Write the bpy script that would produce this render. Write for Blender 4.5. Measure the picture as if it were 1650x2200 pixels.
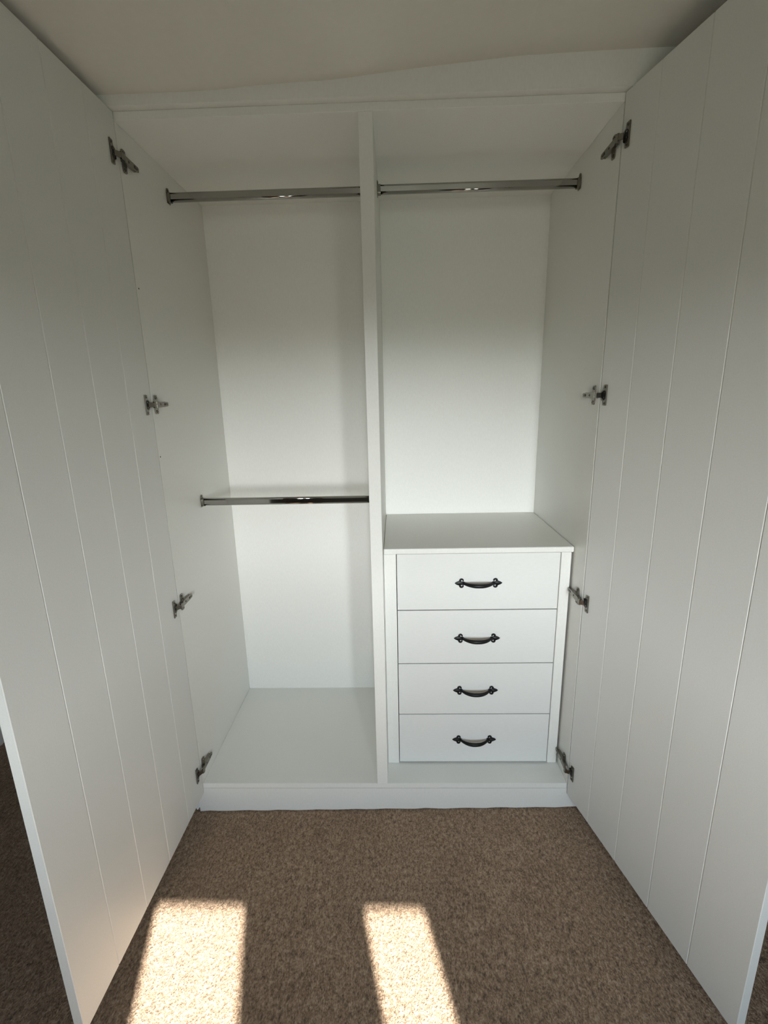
import bpy, bmesh, math, random
from mathutils import Vector, Matrix
random.seed(7)
for o in list(bpy.data.objects): bpy.data.objects.remove(o)
SC = bpy.context.scene
COL = SC.collection

# ------------------------------------------------------------------ camera, sky, sun, exposure
YAW, PITCH, ROLL, FPX = -0.027157, -0.240898, -0.021749, 1022.814
CAM = Vector((0.65845, -1.30882, 1.24254))
def cam_matrix():
    cy, sy, cp, sp = math.cos(YAW), math.sin(YAW), math.cos(PITCH), math.sin(PITCH)
    cr, sr = math.cos(ROLL), math.sin(ROLL)
    f = Vector((sy*cp, cy*cp, sp)); r = Vector((cy, -sy, 0)); u = r.cross(f)
    r2 = cr*r + sr*u; u2 = -sr*r + cr*u
    m = Matrix((r2, u2, -f)).transposed().to_4x4(); m.translation = CAM
    return m
cd = bpy.data.cameras.new('camera'); cam = bpy.data.objects.new('camera', cd); COL.objects.link(cam)
cam.matrix_world = cam_matrix()
cd.sensor_fit = 'VERTICAL'; cd.sensor_height = 36.0; cd.sensor_width = 27.0
cd.lens = FPX*36.0/2200.0; cd.clip_start = 0.02
SC.camera = cam

SKY, GROUND = 112.0, 11.0
wd = bpy.data.worlds.new('sky'); SC.world = wd; wd.use_nodes = True
nt = wd.node_tree; nt.nodes.clear()
tc = nt.nodes.new('ShaderNodeTexCoord'); sx = nt.nodes.new('ShaderNodeSeparateXYZ')
mr = nt.nodes.new('ShaderNodeMapRange'); mr.inputs[1].default_value = -1.0; mr.inputs[2].default_value = 1.0
mx = nt.nodes.new('ShaderNodeValToRGB'); mx.color_ramp.interpolation = 'LINEAR'
def stop(z, col, k):
    e = mx.color_ramp.elements.new((z+1)/2); e.color = (*[c*k for c in col], 1)
mx.color_ramp.elements[0].color = (*[c*GROUND for c in (0.74, 0.78, 0.66)], 1); mx.color_ramp.elements[0].position = 0.0
mx.color_ramp.elements[1].color = (0.50*SKY*0.22, 0.72*SKY*0.22, 1.0*SKY*0.22, 1); mx.color_ramp.elements[1].position = 1.0
stop(-0.02, (0.80, 0.84, 0.74), GROUND); stop(0.02, (0.95, 0.98, 1.0), SKY); stop(0.10, (0.95, 0.98, 1.01), SKY*0.80)
stop(0.28, (0.85, 0.94, 1.04), SKY*0.46); stop(0.55, (0.66, 0.83, 1.03), SKY*0.28)
bg = nt.nodes.new('ShaderNodeBackground'); wo = nt.nodes.new('ShaderNodeOutputWorld')
nt.links.new(tc.outputs['Generated'], sx.inputs[0]); nt.links.new(sx.outputs['Z'], mr.inputs[0])
nt.links.new(mr.outputs[0], mx.inputs[0]); nt.links.new(mx.outputs[0], bg.inputs[0]); nt.links.new(bg.outputs[0], wo.inputs[0])

YW = -2.60                     # inner plane of the window wall
WIN_TOP, WIN_SILL = 1.48, 0.66
SUN_SLOPE = -0.25              # plan direction of the sunlight, dx per dy
sd = bpy.data.lights.new('sun', 'SUN'); sd.energy = 39.0; sd.angle = math.radians(0.6); sd.color = (1.0, 0.97, 0.92)
sun = bpy.data.objects.new('sun', sd); COL.objects.link(sun)
run = -0.283 - (YW-0.12)
SUNDIR = Vector((SUN_SLOPE*run, run, -(WIN_TOP+0.112))).normalized()
sun.rotation_euler = SUNDIR.to_track_quat('-Z', 'Y').to_euler(); sun.location = (1.5, -5, 4)

SC.view_settings.view_transform = 'Standard'; SC.view_settings.look = 'None'
SC.view_settings.exposure = 0.0; SC.view_settings.gamma = 1.0; SC.view_settings.use_curve_mapping = False
SC.cycles.max_bounces = 16; SC.cycles.diffuse_bounces = 10; SC.cycles.glossy_bounces = 6
SC.cycles.sample_clamp_indirect = 0.0

WINS = [(0.556, 0.835), (1.128, 1.323)]     # unseen window in x, split by an added pier that casts a person's shadow
for k, (a, b) in enumerate(WINS):           # portals only guide sampling of the sky through the openings
    ld = bpy.data.lights.new('portal', 'AREA'); ld.shape = 'RECTANGLE'; ld.size = b-a+0.02; ld.size_y = WIN_TOP-WIN_SILL+0.02
    ld.cycles.is_portal = True
    lo = bpy.data.objects.new('portal', ld); COL.objects.link(lo)
    lo.location = ((a+b)/2, YW-0.13, (WIN_TOP+WIN_SILL)/2); lo.rotation_euler = (math.radians(90), 0, 0)

# ------------------------------------------------------------------ materials
def mat(name, col, rough=0.5, metal=0.0, spec=0.5):
    m = bpy.data.materials.new(name); m.use_nodes = True
    b = m.node_tree.nodes['Principled BSDF']
    b.inputs['Base Color'].default_value = (*col, 1); b.inputs['Roughness'].default_value = rough
    b.inputs['Metallic'].default_value = metal; b.inputs['Specular IOR Level'].default_value = spec
    return m
def bump(m, scale, strength, dist, stretch=(1, 1, 1), detail=2.0, tint=0.0):
    t = m.node_tree; b = t.nodes['Principled BSDF']
    c = t.nodes.new('ShaderNodeTexCoord'); mp = t.nodes.new('ShaderNodeMapping'); mp.inputs['Scale'].default_value = stretch
    n = t.nodes.new('ShaderNodeTexNoise'); n.inputs['Scale'].default_value = scale; n.inputs['Detail'].default_value = detail
    bp = t.nodes.new('ShaderNodeBump'); bp.inputs['Strength'].default_value = strength; bp.inputs['Distance'].default_value = dist
    t.links.new(c.outputs['Object'], mp.inputs[0]); t.links.new(mp.outputs[0], n.inputs['Vector'])
    t.links.new(n.outputs[0], bp.inputs['Height']); t.links.new(bp.outputs[0], b.inputs['Normal'])
    if tint:
        base = b.inputs['Base Color'].default_value[:3]
        r = t.nodes.new('ShaderNodeValToRGB')
        r.color_ramp.elements[0].color = (*[v*(1-tint) for v in base], 1); r.color_ramp.elements[0].position = 0.35
        r.color_ramp.elements[1].color = (*base, 1); r.color_ramp.elements[1].position = 0.65
        t.links.new(n.outputs[0], r.inputs[0]); t.links.new(r.outputs[0], b.inputs['Base Color'])
    return m
PAINT = bump(mat('white satin paint', (0.80, 0.80, 0.765), 0.42, spec=0.45), 260, 0.10, 0.0006, (1, 1, 0.35), tint=0.03)
DRAWER = bump(mat('white drawer paint', (0.74, 0.745, 0.725), 0.45, spec=0.4), 220, 0.08, 0.0005, (0.35, 1, 1), tint=0.02)
BACKP = bump(mat('white back board', (0.86, 0.86, 0.83), 0.45, spec=0.4), 260, 0.10, 0.0006, (1, 1, 0.3), tint=0.03)  # lighter copy of the white: this panel's extra brightness is in the colour
DOORP = bump(mat('white door paint', (0.73, 0.735, 0.71), 0.45, spec=0.4), 300, 0.12, 0.0005, tint=0.03)
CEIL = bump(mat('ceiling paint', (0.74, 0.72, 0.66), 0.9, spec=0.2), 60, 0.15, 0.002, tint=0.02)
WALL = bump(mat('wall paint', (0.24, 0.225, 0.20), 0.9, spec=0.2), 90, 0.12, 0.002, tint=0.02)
CHROME = mat('chrome tube', (0.40, 0.39, 0.37), 0.08, 1.0)
NICKEL = bump(mat('nickel steel', (0.235, 0.22, 0.19), 0.26, 1.0), 400, 0.1, 0.0003)
HOLE_SHADE = mat('painted hollow shade', (0.012, 0.011, 0.010), 0.6)  # shade of holes and recesses put into the colour, no depth cut
IRON = bump(mat('black cast iron', (0.0045, 0.0045, 0.005), 0.45, 0.0, 0.28), 350, 0.25, 0.0006)
GAP_SHADE = mat('dark gap shade', (0.022, 0.02, 0.018), 0.9)  # near-black colour carries the shade seen in the drawer gaps
CAULK = bump(mat('white caulk', (0.74, 0.75, 0.74), 0.7), 180, 0.5, 0.002)
def glass_mat():
    m = bpy.data.materials.new('window glass'); m.use_nodes = True; t = m.node_tree; t.nodes.clear()
    tr = t.nodes.new('ShaderNodeBsdfTransparent'); tr.inputs[0].default_value = (0.96, 0.97, 0.96, 1)
    gl = t.nodes.new('ShaderNodeBsdfGlossy'); gl.inputs['Roughness'].default_value = 0.02
    mxs = t.nodes.new('ShaderNodeMixShader'); mxs.inputs[0].default_value = 0.05
    o = t.nodes.new('ShaderNodeOutputMaterial')
    t.links.new(tr.outputs[0], mxs.inputs[1]); t.links.new(gl.outputs[0], mxs.inputs[2]); t.links.new(mxs.outputs[0], o.inputs[0])
    return m
GLASS = glass_mat()
def carpet_mat():
    m = bpy.data.materials.new('twist pile carpet'); m.use_nodes = True; t = m.node_tree; b = t.nodes['Principled BSDF']
    b.inputs['Roughness'].default_value = 1.0; b.inputs['Specular IOR Level'].default_value = 0.05
    b.inputs['Sheen Weight'].default_value = 0.15; b.inputs['Sheen Roughness'].default_value = 0.6
    c = t.nodes.new('ShaderNodeTexCoord'); mp = t.nodes.new('ShaderNodeMapping'); mp.inputs['Scale'].default_value = (1, 0.62, 1)
    t.links.new(c.outputs['Object'], mp.inputs[0])
    def noise(s, d, r=0.6):
        n = t.nodes.new('ShaderNodeTexNoise'); n.inputs['Scale'].default_value = s; n.inputs['Detail'].default_value = d
        n.inputs['Roughness'].default_value = r; t.links.new(mp.outputs[0], n.inputs['Vector']); return n
    n1 = noise(300, 3, 0.65); n2 = noise(14, 3); n3 = noise(125, 2, 0.6)
    r = t.nodes.new('ShaderNodeValToRGB'); e = r.color_ramp.elements
    e[0].position = 0.36; e[0].color = (0.135, 0.086, 0.054, 1); e[1].position = 0.66; e[1].color = (0.60, 0.445, 0.315, 1)
    k = r.color_ramp.elements.new(0.5); k.color = (0.355, 0.235, 0.152, 1)
    av = t.nodes.new('ShaderNodeMixRGB'); av.inputs[0].default_value = 0.42
    t.links.new(n1.outputs[0], av.inputs[1]); t.links.new(n3.outputs[0], av.inputs[2]); t.links.new(av.outputs[0], r.inputs[0])
    mxc = t.nodes.new('ShaderNodeMixRGB'); mxc.blend_type = 'MULTIPLY'; mxc.inputs[0].default_value = 0.45
    r2 = t.nodes.new('ShaderNodeValToRGB'); r2.color_ramp.elements[0].position = 0.3; r2.color_ramp.elements[1].position = 0.7
    r2.color_ramp.elements[0].color = (0.66, 0.63, 0.60, 1); r2.color_ramp.elements[1].color = (1, 1, 1, 1)
    t.links.new(n2.outputs[0], r2.inputs[0]); t.links.new(r.outputs[0], mxc.inputs[1]); t.links.new(r2.outputs[0], mxc.inputs[2])
    t.links.new(mxc.outputs[0], b.inputs['Base Color'])
    bp = t.nodes.new('ShaderNodeBump'); bp.inputs['Strength'].default_value = 0.9; bp.inputs['Distance'].default_value = 0.009
    t.links.new(av.outputs[0], bp.inputs['Height']); t.links.new(bp.outputs[0], b.inputs['Normal'])
    return m
CARPET = carpet_mat()

# ------------------------------------------------------------------ helpers
def link(name, bm, mats, parent=None, smooth=False):
    bmesh.ops.recalc_face_normals(bm, faces=bm.faces[:])
    me = bpy.data.meshes.new(name); bm.to_mesh(me); bm.free()
    for m in (mats if isinstance(mats, (list, tuple)) else [mats]): me.materials.append(m)
    if smooth:
        for p in me.polygons: p.use_smooth = True
    o = bpy.data.objects.new(name, me); COL.objects.link(o)
    if parent: o.parent = parent
    return o
def box(bm, x0, x1, y0, y1, z0, z1, bevel=0.0, mi=0, seg=2):
    ret = bmesh.ops.create_cube(bm, size=1.0)
    vs = ret['verts']
    for v in vs:
        v.co = Vector((x0 if v.co.x < 0 else x1, y0 if v.co.y < 0 else y1, z0 if v.co.z < 0 else z1))
    fs = list({f for v in vs for f in v.link_faces})
    for f in fs: f.material_index = mi
    if bevel:
        es = list({e for v in vs for e in v.link_edges})
        r = bmesh.ops.bevel(bm, geom=es, offset=bevel, segments=seg, affect='EDGES', profile=0.5)
        for f in r['faces']: f.material_index = mi
def prism(bm, pts, axis, a, b, mi=0, smooth=False):
    """extrude a 2D outline along an axis: 'x' -> pts (y,z), 'y' -> (x,z), 'z' -> (x,y)"""
    def P(p, t):
        return {'x': (t, p[0], p[1]), 'y': (p[0], t, p[1]), 'z': (p[0], p[1], t)}[axis]
    A = [bm.verts.new(P(p, a)) for p in pts]; B = [bm.verts.new(P(p, b)) for p in pts]
    n = len(pts); fs = [bm.faces.new(A), bm.faces.new(B[::-1])]
    for i in range(n):
        f = bm.faces.new((A[i], A[(i+1) % n], B[(i+1) % n], B[i])); fs.append(f)
        q = (i+1) % n
        if smooth and math.hypot(pts[i][0]-pts[q][0], pts[i][1]-pts[q][1]) < 0.002: f.smooth = True
    for f in fs: f.material_index = mi
    return fs
def tube(bm, path, radii, seg=10, up=Vector((0, 0, 1)), mi=0, squash=1.0):
    """sweep a round/oval section along points"""
    rings = []
    for i, p in enumerate(path):
        a = path[max(i-1, 0)]; b = path[min(i+1, len(path)-1)]
        t = (Vector(b)-Vector(a)).normalized(); s = t.cross(up)
        if s.length < 1e-5: s = t.cross(Vector((0, 1, 0)))
        s.normalize(); u = s.cross(t)
        ring = []
        for k in range(seg):
            an = 2*math.pi*k/seg
            ring.append(bm.verts.new(Vector(p) + radii[i]*(math.cos(an)*s*squash + math.sin(an)*u)))
        rings.append(ring)
    fs = []
    for i in range(len(rings)-1):
        for k in range(seg):
            f = bm.faces.new((rings[i][k], rings[i][(k+1) % seg], rings[i+1][(k+1) % seg], rings[i+1][k])); f.smooth = True; fs.append(f)
    fs.append(bm.faces.new(rings[0][::-1])); fs.append(bm.faces.new(rings[-1]))
    for f in fs: f.material_index = mi
def disc_cyl(bm, c, axis, r, h, seg=14, mi=0):
    """short cylinder with centre of base c along axis"""
    ax = Vector(axis).normalized(); q = Vector((0, 0, 1)).rotation_difference(ax).to_matrix()
    A = []; B = []
    for k in range(seg):
        an = 2*math.pi*k/seg; v = q @ Vector((r*math.cos(an), r*math.sin(an), 0))
        A.append(bm.verts.new(Vector(c)+v)); B.append(bm.verts.new(Vector(c)+v+ax*h))
    fs = [bm.faces.new(A[::-1]), bm.faces.new(B)]
    for k in range(seg): fs.append(bm.faces.new((A[k], A[(k+1) % seg], B[(k+1) % seg], B[k])))
    for f in fs: f.material_index = mi
def empty(name, loc, label, cat, group=None):
    o = bpy.data.objects.new(name, None); o.location = loc; o.empty_display_size = 0.1; COL.objects.link(o)
    o['label'] = label; o['category'] = cat
    if group: o['group'] = group
    return o
def under(o, root):
    """geometry is written in world coordinates: parent it and keep it where it is"""
    o.parent = root; o.matrix_parent_inverse = Matrix.Translation(root.location).inverted(); return o
def structure(o, label):
    o['kind'] = 'structure'; o['label'] = label; return o

# ------------------------------------------------------------------ measures (metres, x across, y into the wardrobe, z up)
W, D, H, HT = 1.200, 0.5302, 1.8907, 1.9089
D0, D1 = 0.5816, 0.6160
ZC, YC = 0.7818, 0.0860
ZB, ZTOP = -0.0325, 1.9060
XL, XR = -1.005, 2.30
YF = 0.56
def floor_z(x): return -0.1145 + 0.0150*(x+0.02)
CEIL_PTS = [(-1.1, 1.929), (-0.02, 1.9310), (0.19, 1.9312), (0.27, 1.9325), (0.36, 1.9385), (0.525, 1.9430), (0.72, 1.9590), (0.95, 1.9745), (1.12, 1.978), (1.28, 1.9800), (1.6, 1.981), (2.4, 1.983)]

# ------------------------------------------------------------------ room
bm = bmesh.new()
nx, ny = 24, 12
g = [[bm.verts.new((XL-0.02+(XR-XL+0.04)*i/nx, YW+(YF-YW)*j/ny, floor_z(XL-0.02+(XR-XL+0.04)*i/nx))) for j in range(ny+1)] for i in range(nx+1)]
for i in range(nx):
    for j in range(ny): bm.faces.new((g[i][j], g[i+1][j], g[i+1][j+1], g[i][j+1]))
low = bmesh.ops.extrude_face_region(bm, geom=bm.faces[:])
for v in [e for e in low['geom'] if isinstance(e, bmesh.types.BMVert)]: v.co.z -= 0.06
structure(link('floor', bm, CARPET), 'brown flecked twist pile carpet with sun patches in front of the wardrobe')

bm = bmesh.new()
pts = CEIL_PTS + [(2.4, 2.06), (-1.1, 2.06)]
prism(bm, pts, 'y', YW-0.12, YF+0.1)
structure(link('ceiling', bm, CEIL), 'plain cream plaster ceiling, uneven, rising towards the right')

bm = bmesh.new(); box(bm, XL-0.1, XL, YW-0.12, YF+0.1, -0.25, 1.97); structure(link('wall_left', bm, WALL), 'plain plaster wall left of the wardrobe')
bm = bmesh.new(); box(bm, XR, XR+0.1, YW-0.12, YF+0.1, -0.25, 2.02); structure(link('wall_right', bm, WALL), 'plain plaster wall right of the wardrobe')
bm = bmesh.new(); box(bm, XL, XR, YF, YF+0.1, -0.25, 2.0); structure(link('wall_front', bm, WALL), 'plain plaster wall behind the wardrobe')
bm = bmesh.new()
zt = 2.02
box(bm, XL, XR, YW-0.12, YW, -0.25, WIN_SILL); box(bm, XL, XR, YW-0.12, YW, WIN_TOP, zt)
xs = [XL] + [v for w in WINS for v in w] + [XR]
for a, b in zip(xs[0::2], xs[1::2]): box(bm, a, b, YW-0.12, YW, WIN_SILL, WIN_TOP)  # middle box is the added pier, shaping the shadow strip on the carpet
structure(link('wall_back', bm, WALL), 'unseen plaster wall facing the wardrobe, two window openings with an added shadow-casting pier between')
for k, (a, b) in enumerate(WINS):
    bm = bmesh.new(); t = 0.03; y0, y1 = YW-0.10, YW-0.06
    # frame sits outside the clear opening, rebated into the wall plane
    box(bm, a-t, a+0.006, y0-0.04, y0-0.021, WIN_SILL-t, WIN_TOP+t); box(bm, b-0.006, b+t, y0-0.04, y0-0.021, WIN_SILL-t, WIN_TOP+t)
    box(bm, a+0.006, b-0.006, y0-0.04, y0-0.021, WIN_TOP-0.006, WIN_TOP+t); box(bm, a+0.006, b-0.006, y0-0.04, y0-0.021, WIN_SILL-t, WIN_SILL+0.006)
    w = structure(link('window_%d' % (k+1), bm, PAINT), 'unseen tall narrow white window facing the wardrobe, split off by an added pier, %s one' % ('wider' if k == 0 else 'narrower'))
    bm = bmesh.new(); box(bm, a+0.006, b-0.006, y0-0.033, y0-0.029, WIN_SILL+0.006, WIN_TOP-0.006)
    link('pane', bm, GLASS, w)
    bm = bmesh.new(); box(bm, a-0.04, b+0.04, YW+0.0005, YW+0.05, WIN_SILL-0.035, WIN_SILL-0.012, 0.004)
    link('window_sill', bm, PAINT, w)
def baseboard(name, label, x0, x1, y0, y1):
    bm = bmesh.new(); z0 = min(floor_z(x0), floor_z(x1))-0.005
    box(bm, x0, x1, y0, y1, z0, z0+0.125, 0.004)
    structure(link(name, bm, PAINT), label)
baseboard('baseboard_left', 'white skirting board along the left wall', XL, XL+0.016, YW, YF)
baseboard('baseboard_right', 'white skirting board along the right wall', XR-0.016, XR, YW, YF)
baseboard('baseboard_back', 'white skirting board below the windows', XL+0.016, XR-0.016, YW, YW+0.016)
baseboard('baseboard_front', 'white skirting board left of the wardrobe', XL+0.016, -0.07, YF-0.016, YF)

# ------------------------------------------------------------------ wardrobe
wr = empty('wardrobe', (W/2, 0.27, -0.105), 'white fitted double wardrobe standing open, divided by one upright', 'wardrobe')
def part(name, bm, m=PAINT, root=None, **k): return under(link(name, bm, m, **k), root or wr)
T = 0.018
bm = bmesh.new(); box(bm, -T, 0, 0.0008, D+0.006, -0.102, HT-T-0.0004, 0.0008); part('side_panel', bm)
bm = bmesh.new(); box(bm, W, W+T, 0.0008, D+0.006, -0.085, HT-T-0.0004, 0.0008); part('side_panel', bm)
bm = bmesh.new(); box(bm, -T, W+T, 0, D+0.006, H, HT, 0.0010); part('top_panel', bm)
bm = bmesh.new(); box(bm, 0.0004, W-0.0004, 0, D+0.006, -T, 0, 0.0010); part('bottom_panel', bm)
bm = bmesh.new(); box(bm, 0.0003, D0-0.0003, D, D+0.006, 0.0003, H-0.0003); part('back_panel', bm, BACKP)
bm = bmesh.new(); box(bm, D1+0.0003, W-0.0003, D, D+0.006, 0.0003, H-0.0003); part('back_panel', bm, BACKP)
bm = bmesh.new(); box(bm, D0, D1, 0, D+0.006, 0.0002, H-0.0002, 0.0012); part('divider', bm)
# plinth: bottom edge follows the carpet, a thin shadow gap stays below it
bm = bmesh.new()
pl = [(-0.0203, -T-0.0008)]
pl += [(-0.0203, floor_z(-0.02)+0.002)]
n = 40
for i in range(1, n):
    x = -0.0203+(1.300+0.0203)*i/n
    pl.append((x, floor_z(x)+0.0035+0.0014*math.sin(i*1.7)+random.uniform(-0.0008, 0.0008)))
pl += [(1.300, floor_z(1.3)+0.003), (1.300, -T-0.0008)]
prism(bm, pl, 'y', 0.0, 0.018)
part('plinth', bm)
# ragged caulk at the plinth's left end
bm = bmesh.new()
pc = [(-0.046, -0.045), (-0.046, floor_z(0)+0.010), (-0.041, floor_z(0)+0.004), (-0.037, floor_z(0)+0.009), (-0.034, floor_z(0)+0.001), (-0.030, floor_z(0)+0.003), (-0.027, floor_z(0)+0.010), (-0.0208, floor_z(0)+0.013), (-0.0208, -0.045)]
prism(bm, pc, 'y', 0.006, 0.020)
part('scribe_strip', bm, CAULK)
bm = bmesh.new(); box(bm, W+T+0.0005, 1.300, 0.0, 0.018, -T-0.0002, HT-0.0005, 0.0008); part('filler_panel', bm)
# fascia: sits flush with the closed doors, top scribed to the ceiling
bm = bmesh.new()
def ceil_z(x):
    for (a, za), (b, zb) in zip(CEIL_PTS, CEIL_PTS[1:]):
        if a <= x <= b: return za+(zb-za)*(x-a)/(b-a)
    return CEIL_PTS[-1][1]
fx = [-0.030] + [p[0] for p in CEIL_PTS if -0.03 < p[0] < 1.34] + [1.34]
prism(bm, [(x, ceil_z(x)+0.0004) for x in fx] + [(1.34, HT+0.0002), (-0.030, HT+0.0002)], 'y', -0.022, 0.018)
part('fascia', bm)
# old screw holes on the left side panel near its front edge, their dark inside painted as discs
for z, y in ((1.5235, 0.0125), (1.0875, 0.008)):
    bm = bmesh.new(); disc_cyl(bm, (-0.002, y, z), (1, 0, 0), 0.0022, 0.0024); part('screw_hole', bm, HOLE_SHADE)

# doors: five tongue-and-groove boards each, hinged on the wardrobe's sides
def hinge_mesh(side, s0, y_tip, dphi, OFF):
    """one concealed hinge about its own centre. local frame: X away from the cabinet side into the opening,
    Y into the wardrobe, Z up; the door leaf turns by dphi about the corner (0,0)."""
    bm = bmesh.new()
    # --- cabinet side: cross-shaped mounting plate with two winged screw pads
    yc = y_tip-0.051
    for sg in (1, -1):
        pts = [(yc-0.0095, sg*0.0065), (yc+0.0095, sg*0.0065), (yc+0.0085, sg*0.017), (yc+0.0085, sg*0.0225), (yc+0.005, sg*0.0255), (yc-0.005, sg*0.0255), (yc-0.0085, sg*0.0225), (yc-0.0085, sg*0.017)]
        prism(bm, pts if sg > 0 else pts[::-1], 'x', 0.0006, 0.0034)
        disc_cyl(bm, (0.0034, yc, sg*0.0185), (1, 0, 0), 0.0042, 0.0016)          # screw head
        disc_cyl(bm, (0.0050, yc, sg*0.0185), (1, 0, 0), 0.0022, 0.0002, 8, 1)    # its cross recess, as a dark disc
    box(bm, 0.0006, 0.0075, yc-0.013, y_tip-0.012, -0.0055, 0.0055, 0.0008)       # plate spine
    # --- hinge arm: U channel over the spine, tapered nose at the back, dark-painted slot with adjusting screws
    prism(bm, [(0.000, -0.0080), (y_tip-0.030, -0.0072), (y_tip-0.004, -0.0060), (y_tip, -0.0035), (y_tip, 0.0035), (y_tip-0.004, 0.0060), (y_tip-0.030, 0.0072), (0.000, 0.0080)], 'x', 0.0085, 0.0125)
    box(bm, 0.0035, 0.0086, 0.002, y_tip-0.010, -0.0074, -0.0062); box(bm, 0.0035, 0.0086, 0.002, y_tip-0.010, 0.0062, 0.0074)
    prism(bm, [(y_tip-0.024, -0.0032), (y_tip-0.009, -0.0028), (y_tip-0.007, 0.0), (y_tip-0.009, 0.0028), (y_tip-0.024, 0.0032)], 'x', 0.01245, 0.0128, 1)
    disc_cyl(bm, (0.0122, y_tip-0.016, 0), (1, 0, 0), 0.0026, 0.0012)
    disc_cyl(bm, (0.0122, yc+0.004, 0), (1, 0, 0), 0.0030, 0.0012)
    disc_cyl(bm, (0.0134, yc+0.004, 0), (1, 0, 0), 0.0014, 0.0002, 8, 1)
    # --- knuckle: links bending from the arm into the cup in the door
    k = s0-0.010
    link_pts = [Vector((0.010, 0.006, 0)), Vector((0.0135, -0.004, 0)), Vector((0.0125, -0.013, 0)), Vector((0.004, -k, 0))]
    for a, b, w in zip(link_pts, link_pts[1:], (0.0078, 0.0084, 0.0062)):
        d = (b-a).normalized(); nrm = Vector((-d.y, d.x, 0))*0.0022
        q = [a+nrm, b+nrm+d*0.001, b-nrm+d*0.001, a-nrm]
        prism(bm, [(v.x, v.y) for v in q], 'z', -w, w)
    for sg in (1, -1): disc_cyl(bm, (0.0128, -0.0085, sg*0.0072), (0, 0, sg), 0.0032, 0.0016)
    # --- door side, in door axes: s along the leaf from the hinge edge, n out of its inner face
    dm = bmesh.new()
    s1 = s0
    out = [(s1, -0.026), (s1, 0.026), (s1-0.006, 0.0265), (s1-0.0135, 0.0255), (s1-0.0145, 0.0150), (s1-0.020, 0.0115), (s1-0.0215, 0.009)]
    out = out + [(s, -z) for s, z in reversed(out[2:])]
    prism(dm, [(-s, z) for s, z in out], 'x', 0.0004, 0.0024)
    box(dm, 0.0024, 0.0036, -s1+0.0002, -s1+0.0016, -0.026, 0.026)                # turned-up flange edge
    # cup: recess shade painted as a dark oval on the nickel plate
    cup = [(-(s1-0.0105)+0.0085*math.cos(a), 0.0125*math.sin(a)) for a in [2*math.pi*i/18 for i in range(18)]]
    prism(dm, cup, 'x', 0.0024, 0.0029, 1)
    box(dm, 0.0026, 0.0044, -(s1-0.009), -(s1-0.0055), -0.0075, -0.0045); box(dm, 0.0026, 0.0044, -(s1-0.009), -(s1-0.0055), 0.0045, 0.0075)
    for sg in (1, -1):
        disc_cyl(dm, (0.0022, -(s1-0.0075), sg*0.0205), (1, 0, 0), 0.0032, 0.0012)
        disc_cyl(dm, (0.0034, -(s1-0.0075), sg*0.0205), (1, 0, 0), 0.0017, 0.0002, 8, 1)
    R = Matrix.Rotation(dphi, 4, 'Z')
    bmesh.ops.transform(dm, matrix=R, verts=dm.verts[:])
    bmesh.ops.translate(dm, vec=(-OFF, -0.0040, 0), verts=dm.verts[:])
    tmp = bpy.data.meshes.new('t'); dm.to_mesh(tmp); dm.free(); bm.from_mesh(tmp); bpy.data.meshes.remove(tmp)
    bmesh.ops.remove_doubles(bm, verts=bm.verts[:], dist=1e-6)
    return bm
GROOVES = [0.0, 0.1135, 0.2400, 0.3670, 0.4935, 0.6172]
DT = 0.0205
def make_door(side, ang, s_plate, y_tip, OFF, label):
    """leaf in door axes: local -Y runs from the hinge edge to the free edge, local X = 0 is the inner face"""
    d = bpy.data.objects.new('door', None); d.empty_display_size = 0.1; COL.objects.link(d)
    sg = 1 if side == 'L' else -1
    d.location = ((-OFF if side == 'L' else W+OFF), -0.0040, 0)
    d.rotation_euler = (0, 0, -ang*sg)
    d['label'] = label
    for a, b in zip(GROOVES, GROOVES[1:]):
        c0 = 0.0017 if a > 0 else 0.0010; c1 = 0.0017 if b < 0.6 else 0.0010
        q = [(0, -(a+c0)), (0, -(b-c1)), (-c1, -b), (-DT+0.001, -b), (-DT, -(b-0.001)), (-DT, -(a+0.001)), (-DT+0.001, -a), (-c0, -a)]
        bm = bmesh.new(); prism(bm, [(x*sg, y) for x, y in q], 'z', ZB, ZTOP)
        o = link('board', bm, DOORP); o.parent = d
    base = hinge_mesh(side, s_plate, y_tip, -ang, OFF)
    if side == 'R': bmesh.ops.scale(base, vec=(-1, 1, 1), verts=base.verts[:])
    bmesh.ops.recalc_face_normals(base, faces=base.faces[:])
    me = bpy.data.meshes.new('hinge'); base.to_mesh(me); base.free(); me.materials.append(NICKEL); me.materials.append(HOLE_SHADE)
    px = 0.0 if side == 'L' else W
    M = Matrix.Translation(d.location) @ d.rotation_euler.to_matrix().to_4x4()
    for z in (1.8130, 1.2300, 0.6445, 0.0610):
        h = bpy.data.objects.new('hinge', me); COL.objects.link(h); h.parent = d
        h.matrix_parent_inverse = M.inverted(); h.location = (px, 0, z)
    d.parent = wr; d.matrix_parent_inverse = Matrix.Translation(wr.location).inverted()
    return d
make_door('L', 0.0089, 0.0360, 0.0700, -0.0012, 'left white panelled door standing open at a right angle')
make_door('R', 0.2104, 0.0285, 0.0850, 0.0004, 'right white panelled door swung open wider')

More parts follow.
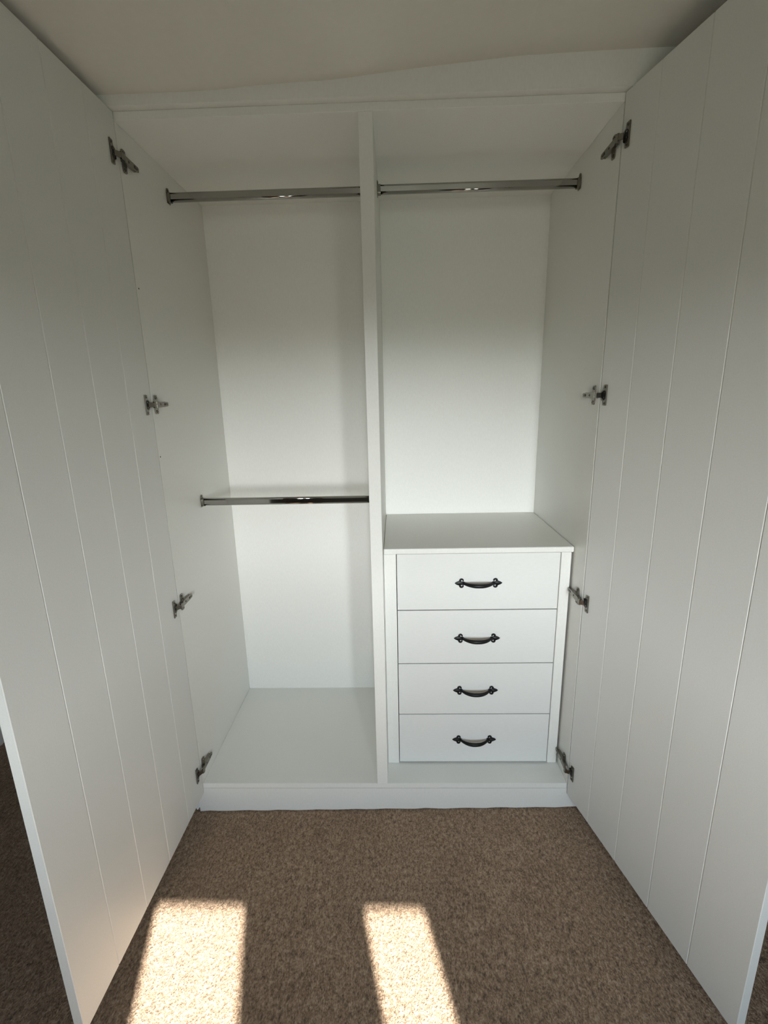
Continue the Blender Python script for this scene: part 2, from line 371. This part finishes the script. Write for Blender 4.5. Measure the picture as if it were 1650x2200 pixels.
# ------------------------------------------------------------------ drawer chest
ch = empty('drawer_chest', ((D1+W)/2, 0.3, 0), 'white built-in chest of four drawers with black handles in the right bay', 'chest of drawers')
X0, X1 = 0.6546, 1.1623
DZ = [0.7643, 0.5747, 0.3849, 0.1942, 0.0047]
YS = YC+0.0035
bm = bmesh.new(); box(bm, D1+0.0008, W-0.0015, YC, D-0.001, ZC-T, ZC, 0.0035, seg=3); part('chest_top', bm, PAINT, ch)
bm = bmesh.new(); box(bm, D1+0.0006, X0, YS, YS+0.020, 0.0006, ZC-T-0.0004, 0.0012); part('stile', bm, PAINT, ch)
bm = bmesh.new(); box(bm, X1, W-0.0060, YS, YS+0.020, 0.0006, ZC-T-0.0004, 0.0030); part('stile', bm, PAINT, ch)
bm = bmesh.new(); box(bm, X0-0.001, X0, YS+0.021, D-0.002, 0.0006, ZC-T-0.0006); part('side_lining', bm, GAP_SHADE, ch)  # thin dark sheet beside the drawers, gap shade in its colour
bm = bmesh.new(); box(bm, X1, X1+0.001, YS+0.021, D-0.002, 0.0006, ZC-T-0.0006); part('side_lining', bm, GAP_SHADE, ch)
GAP = 0.0016
def handle_mesh():
    bm = bmesh.new()
    # local: x along the drawer, z up, y = 0 is the drawer face, -y towards the room
    def plate(sg):
        half = [(0.0740, 0.0), (0.0690, 0.0040), (0.0610, 0.0072), (0.0580, 0.0080), (0.0555, 0.0062), (0.0500, 0.0050), (0.0440, 0.0050)]
        out = half + [(x, -z) for x, z in reversed(half[1:])]
        q = [(sg*x, z) for x, z in out]
        fs = prism(bm, q, 'y', 0.0, -0.0030)
        # raised ridge towards the spear point
        c = bm.verts.new((sg*0.060, -0.0048, 0)); tip = bm.verts.new((sg*0.072, -0.0031, 0))
        ring = [bm.verts.new((sg*x*0.995, -0.0030, z*0.85)) for x, z in out]
        for i in range(len(ring)):
            bm.faces.new((ring[i], ring[(i+1) % len(ring)], c))
        bm.verts.remove(tip)
        for up in (1, -1):      # the two curls
            path = []; rad = []
            for i in range(11):
                a = math.radians(-20 + 200*i/10)
                cx, cz, R = 0.0525, 0.0087, 0.0046
                path.append(Vector((sg*(cx+R*math.cos(a)), -0.0020, up*(cz+R*math.sin(a))))); rad.append(0.0034-0.0009*i/10)
            tube(bm, path, rad, 8, up=Vector((0, 1, 0)))
            bmesh.ops.create_icosphere(bm, subdivisions=1, radius=0.0022, matrix=Matrix.Translation(path[-1]))
        # boss where the grip springs from the plate
        disc_cyl(bm, (sg*0.0475, 0, 0), (0, -1, 0), 0.0058, 0.0050, 12)
    plate(1); plate(-1)
    path = []; rad = []
    for i in range(25):
        t = -1+2*i/24
        path.append(Vector((0.0475*t, -0.0030-0.0255*(1-abs(t)**2.4), 0))); rad.append(0.0040+0.0027*(1-t*t))
    tube(bm, path, rad, 12, up=Vector((0, 0, 1)), squash=0.8)
    bmesh.ops.recalc_face_normals(bm, faces=bm.faces[:])
    me = bpy.data.meshes.new('handle'); bm.to_mesh(me); bm.free(); me.materials.append(IRON)
    return me
HM = handle_mesh()
words = ['top', 'second', 'third', 'bottom']
for k in range(4):
    zt_, zb_ = DZ[k]-GAP, DZ[k+1]+GAP
    bm = bmesh.new(); box(bm, X0+0.0022, X1-0.0022, YS+0.0006, YS+0.019, zb_, zt_, 0.0007)
    dr = part('drawer', bm, DRAWER, ch)
    bm = bmesh.new(); box(bm, X0+0.012, X1-0.012, YS+0.0192, D-0.06, zb_+0.01, zt_-0.02)
    bx = link('drawer_box', bm, GAP_SHADE); bx.parent = dr
    h = bpy.data.objects.new('handle', HM); COL.objects.link(h); h.parent = dr
    h.location = (0.9108, YS+0.0005, (zt_+zb_)/2-0.0035); h['label'] = 'black cast iron fleur-de-lis pull handle'

# ------------------------------------------------------------------ clothes rails
def rail(xa, xb, y, z, label):
    r = empty('clothes_rail', ((xa+xb)/2, y, z), label, 'clothes rail', 'chrome rails across the wardrobe bays')
    hh, hd, rr = 0.0125, 0.0078, 0.0058
    def prof(gx, n=6):
        out = []
        for cx, cz, a0 in ((hd-rr, hh-rr, 0), (-hd+rr, hh-rr, 90), (-hd+rr, -hh+rr, 180), (hd-rr, -hh+rr, 270)):
            for i in range(n+1):
                a = math.radians(a0+90*i/n); out.append((y+cx+(rr+gx)*math.cos(a), z+cz+(rr+gx)*math.sin(a)))
        return out
    bm = bmesh.new(); prism(bm, prof(0), 'x', xa+0.0032, xb-0.0032, smooth=True); part('tube', bm, CHROME, r)
    for e, sg in ((xa, 1), (xb, -1)):
        bm = bmesh.new()
        # back plate with a rounded screw tab above, U-shaped cup that carries the tube
        tab = [(y-0.0098, z-0.0165), (y+0.0098, z-0.0165), (y+0.0108, z-0.010), (y+0.0108, z+0.0130)]
        tab += [(y+0.0085*math.cos(a), z+0.0165+0.0085*math.sin(a)) for a in [math.radians(10*i) for i in range(1, 18)]]
        tab += [(y-0.0108, z+0.0130), (y-0.0108, z-0.010)]
        prism(bm, tab, 'x', e+sg*0.0003, e+sg*0.0022)
        ins = prof(0.0004); outp = prof(0.0022)
        A = [[bm.verts.new((e+sg*t, p[0], p[1])) for p in q] for q in (ins, outp) for t in (0.0022, 0.0105)]
        n = len(ins)
        keep = [i for i in range(n) if not (ins[i][1] > z+hh-rr+0.004 and ins[(i+1) % n][1] > z+hh-rr+0.004)]
        for i in keep:
            j = (i+1) % n
            for q0, q1 in ((A[0], A[1]), (A[2], A[3]), (A[1], A[3]), (A[0], A[2])): bm.faces.new((q0[i], q0[j], q1[j], q1[i]))
        disc_cyl(bm, (e+sg*0.0022, y, z+0.0185), (sg, 0, 0), 0.0036, 0.0014)
        part('bracket', bm, NICKEL, r)
    return r
rail(0.0, D0, 0.2576, 1.8190, 'upper chrome clothes rail in the left bay, under the wardrobe top')
rail(D1, W, 0.2576, 1.8215, 'chrome clothes rail in the right bay, above the drawers')
rail(0.0, D0, 0.2500, 0.9045, 'lower chrome clothes rail in the left bay at half height')
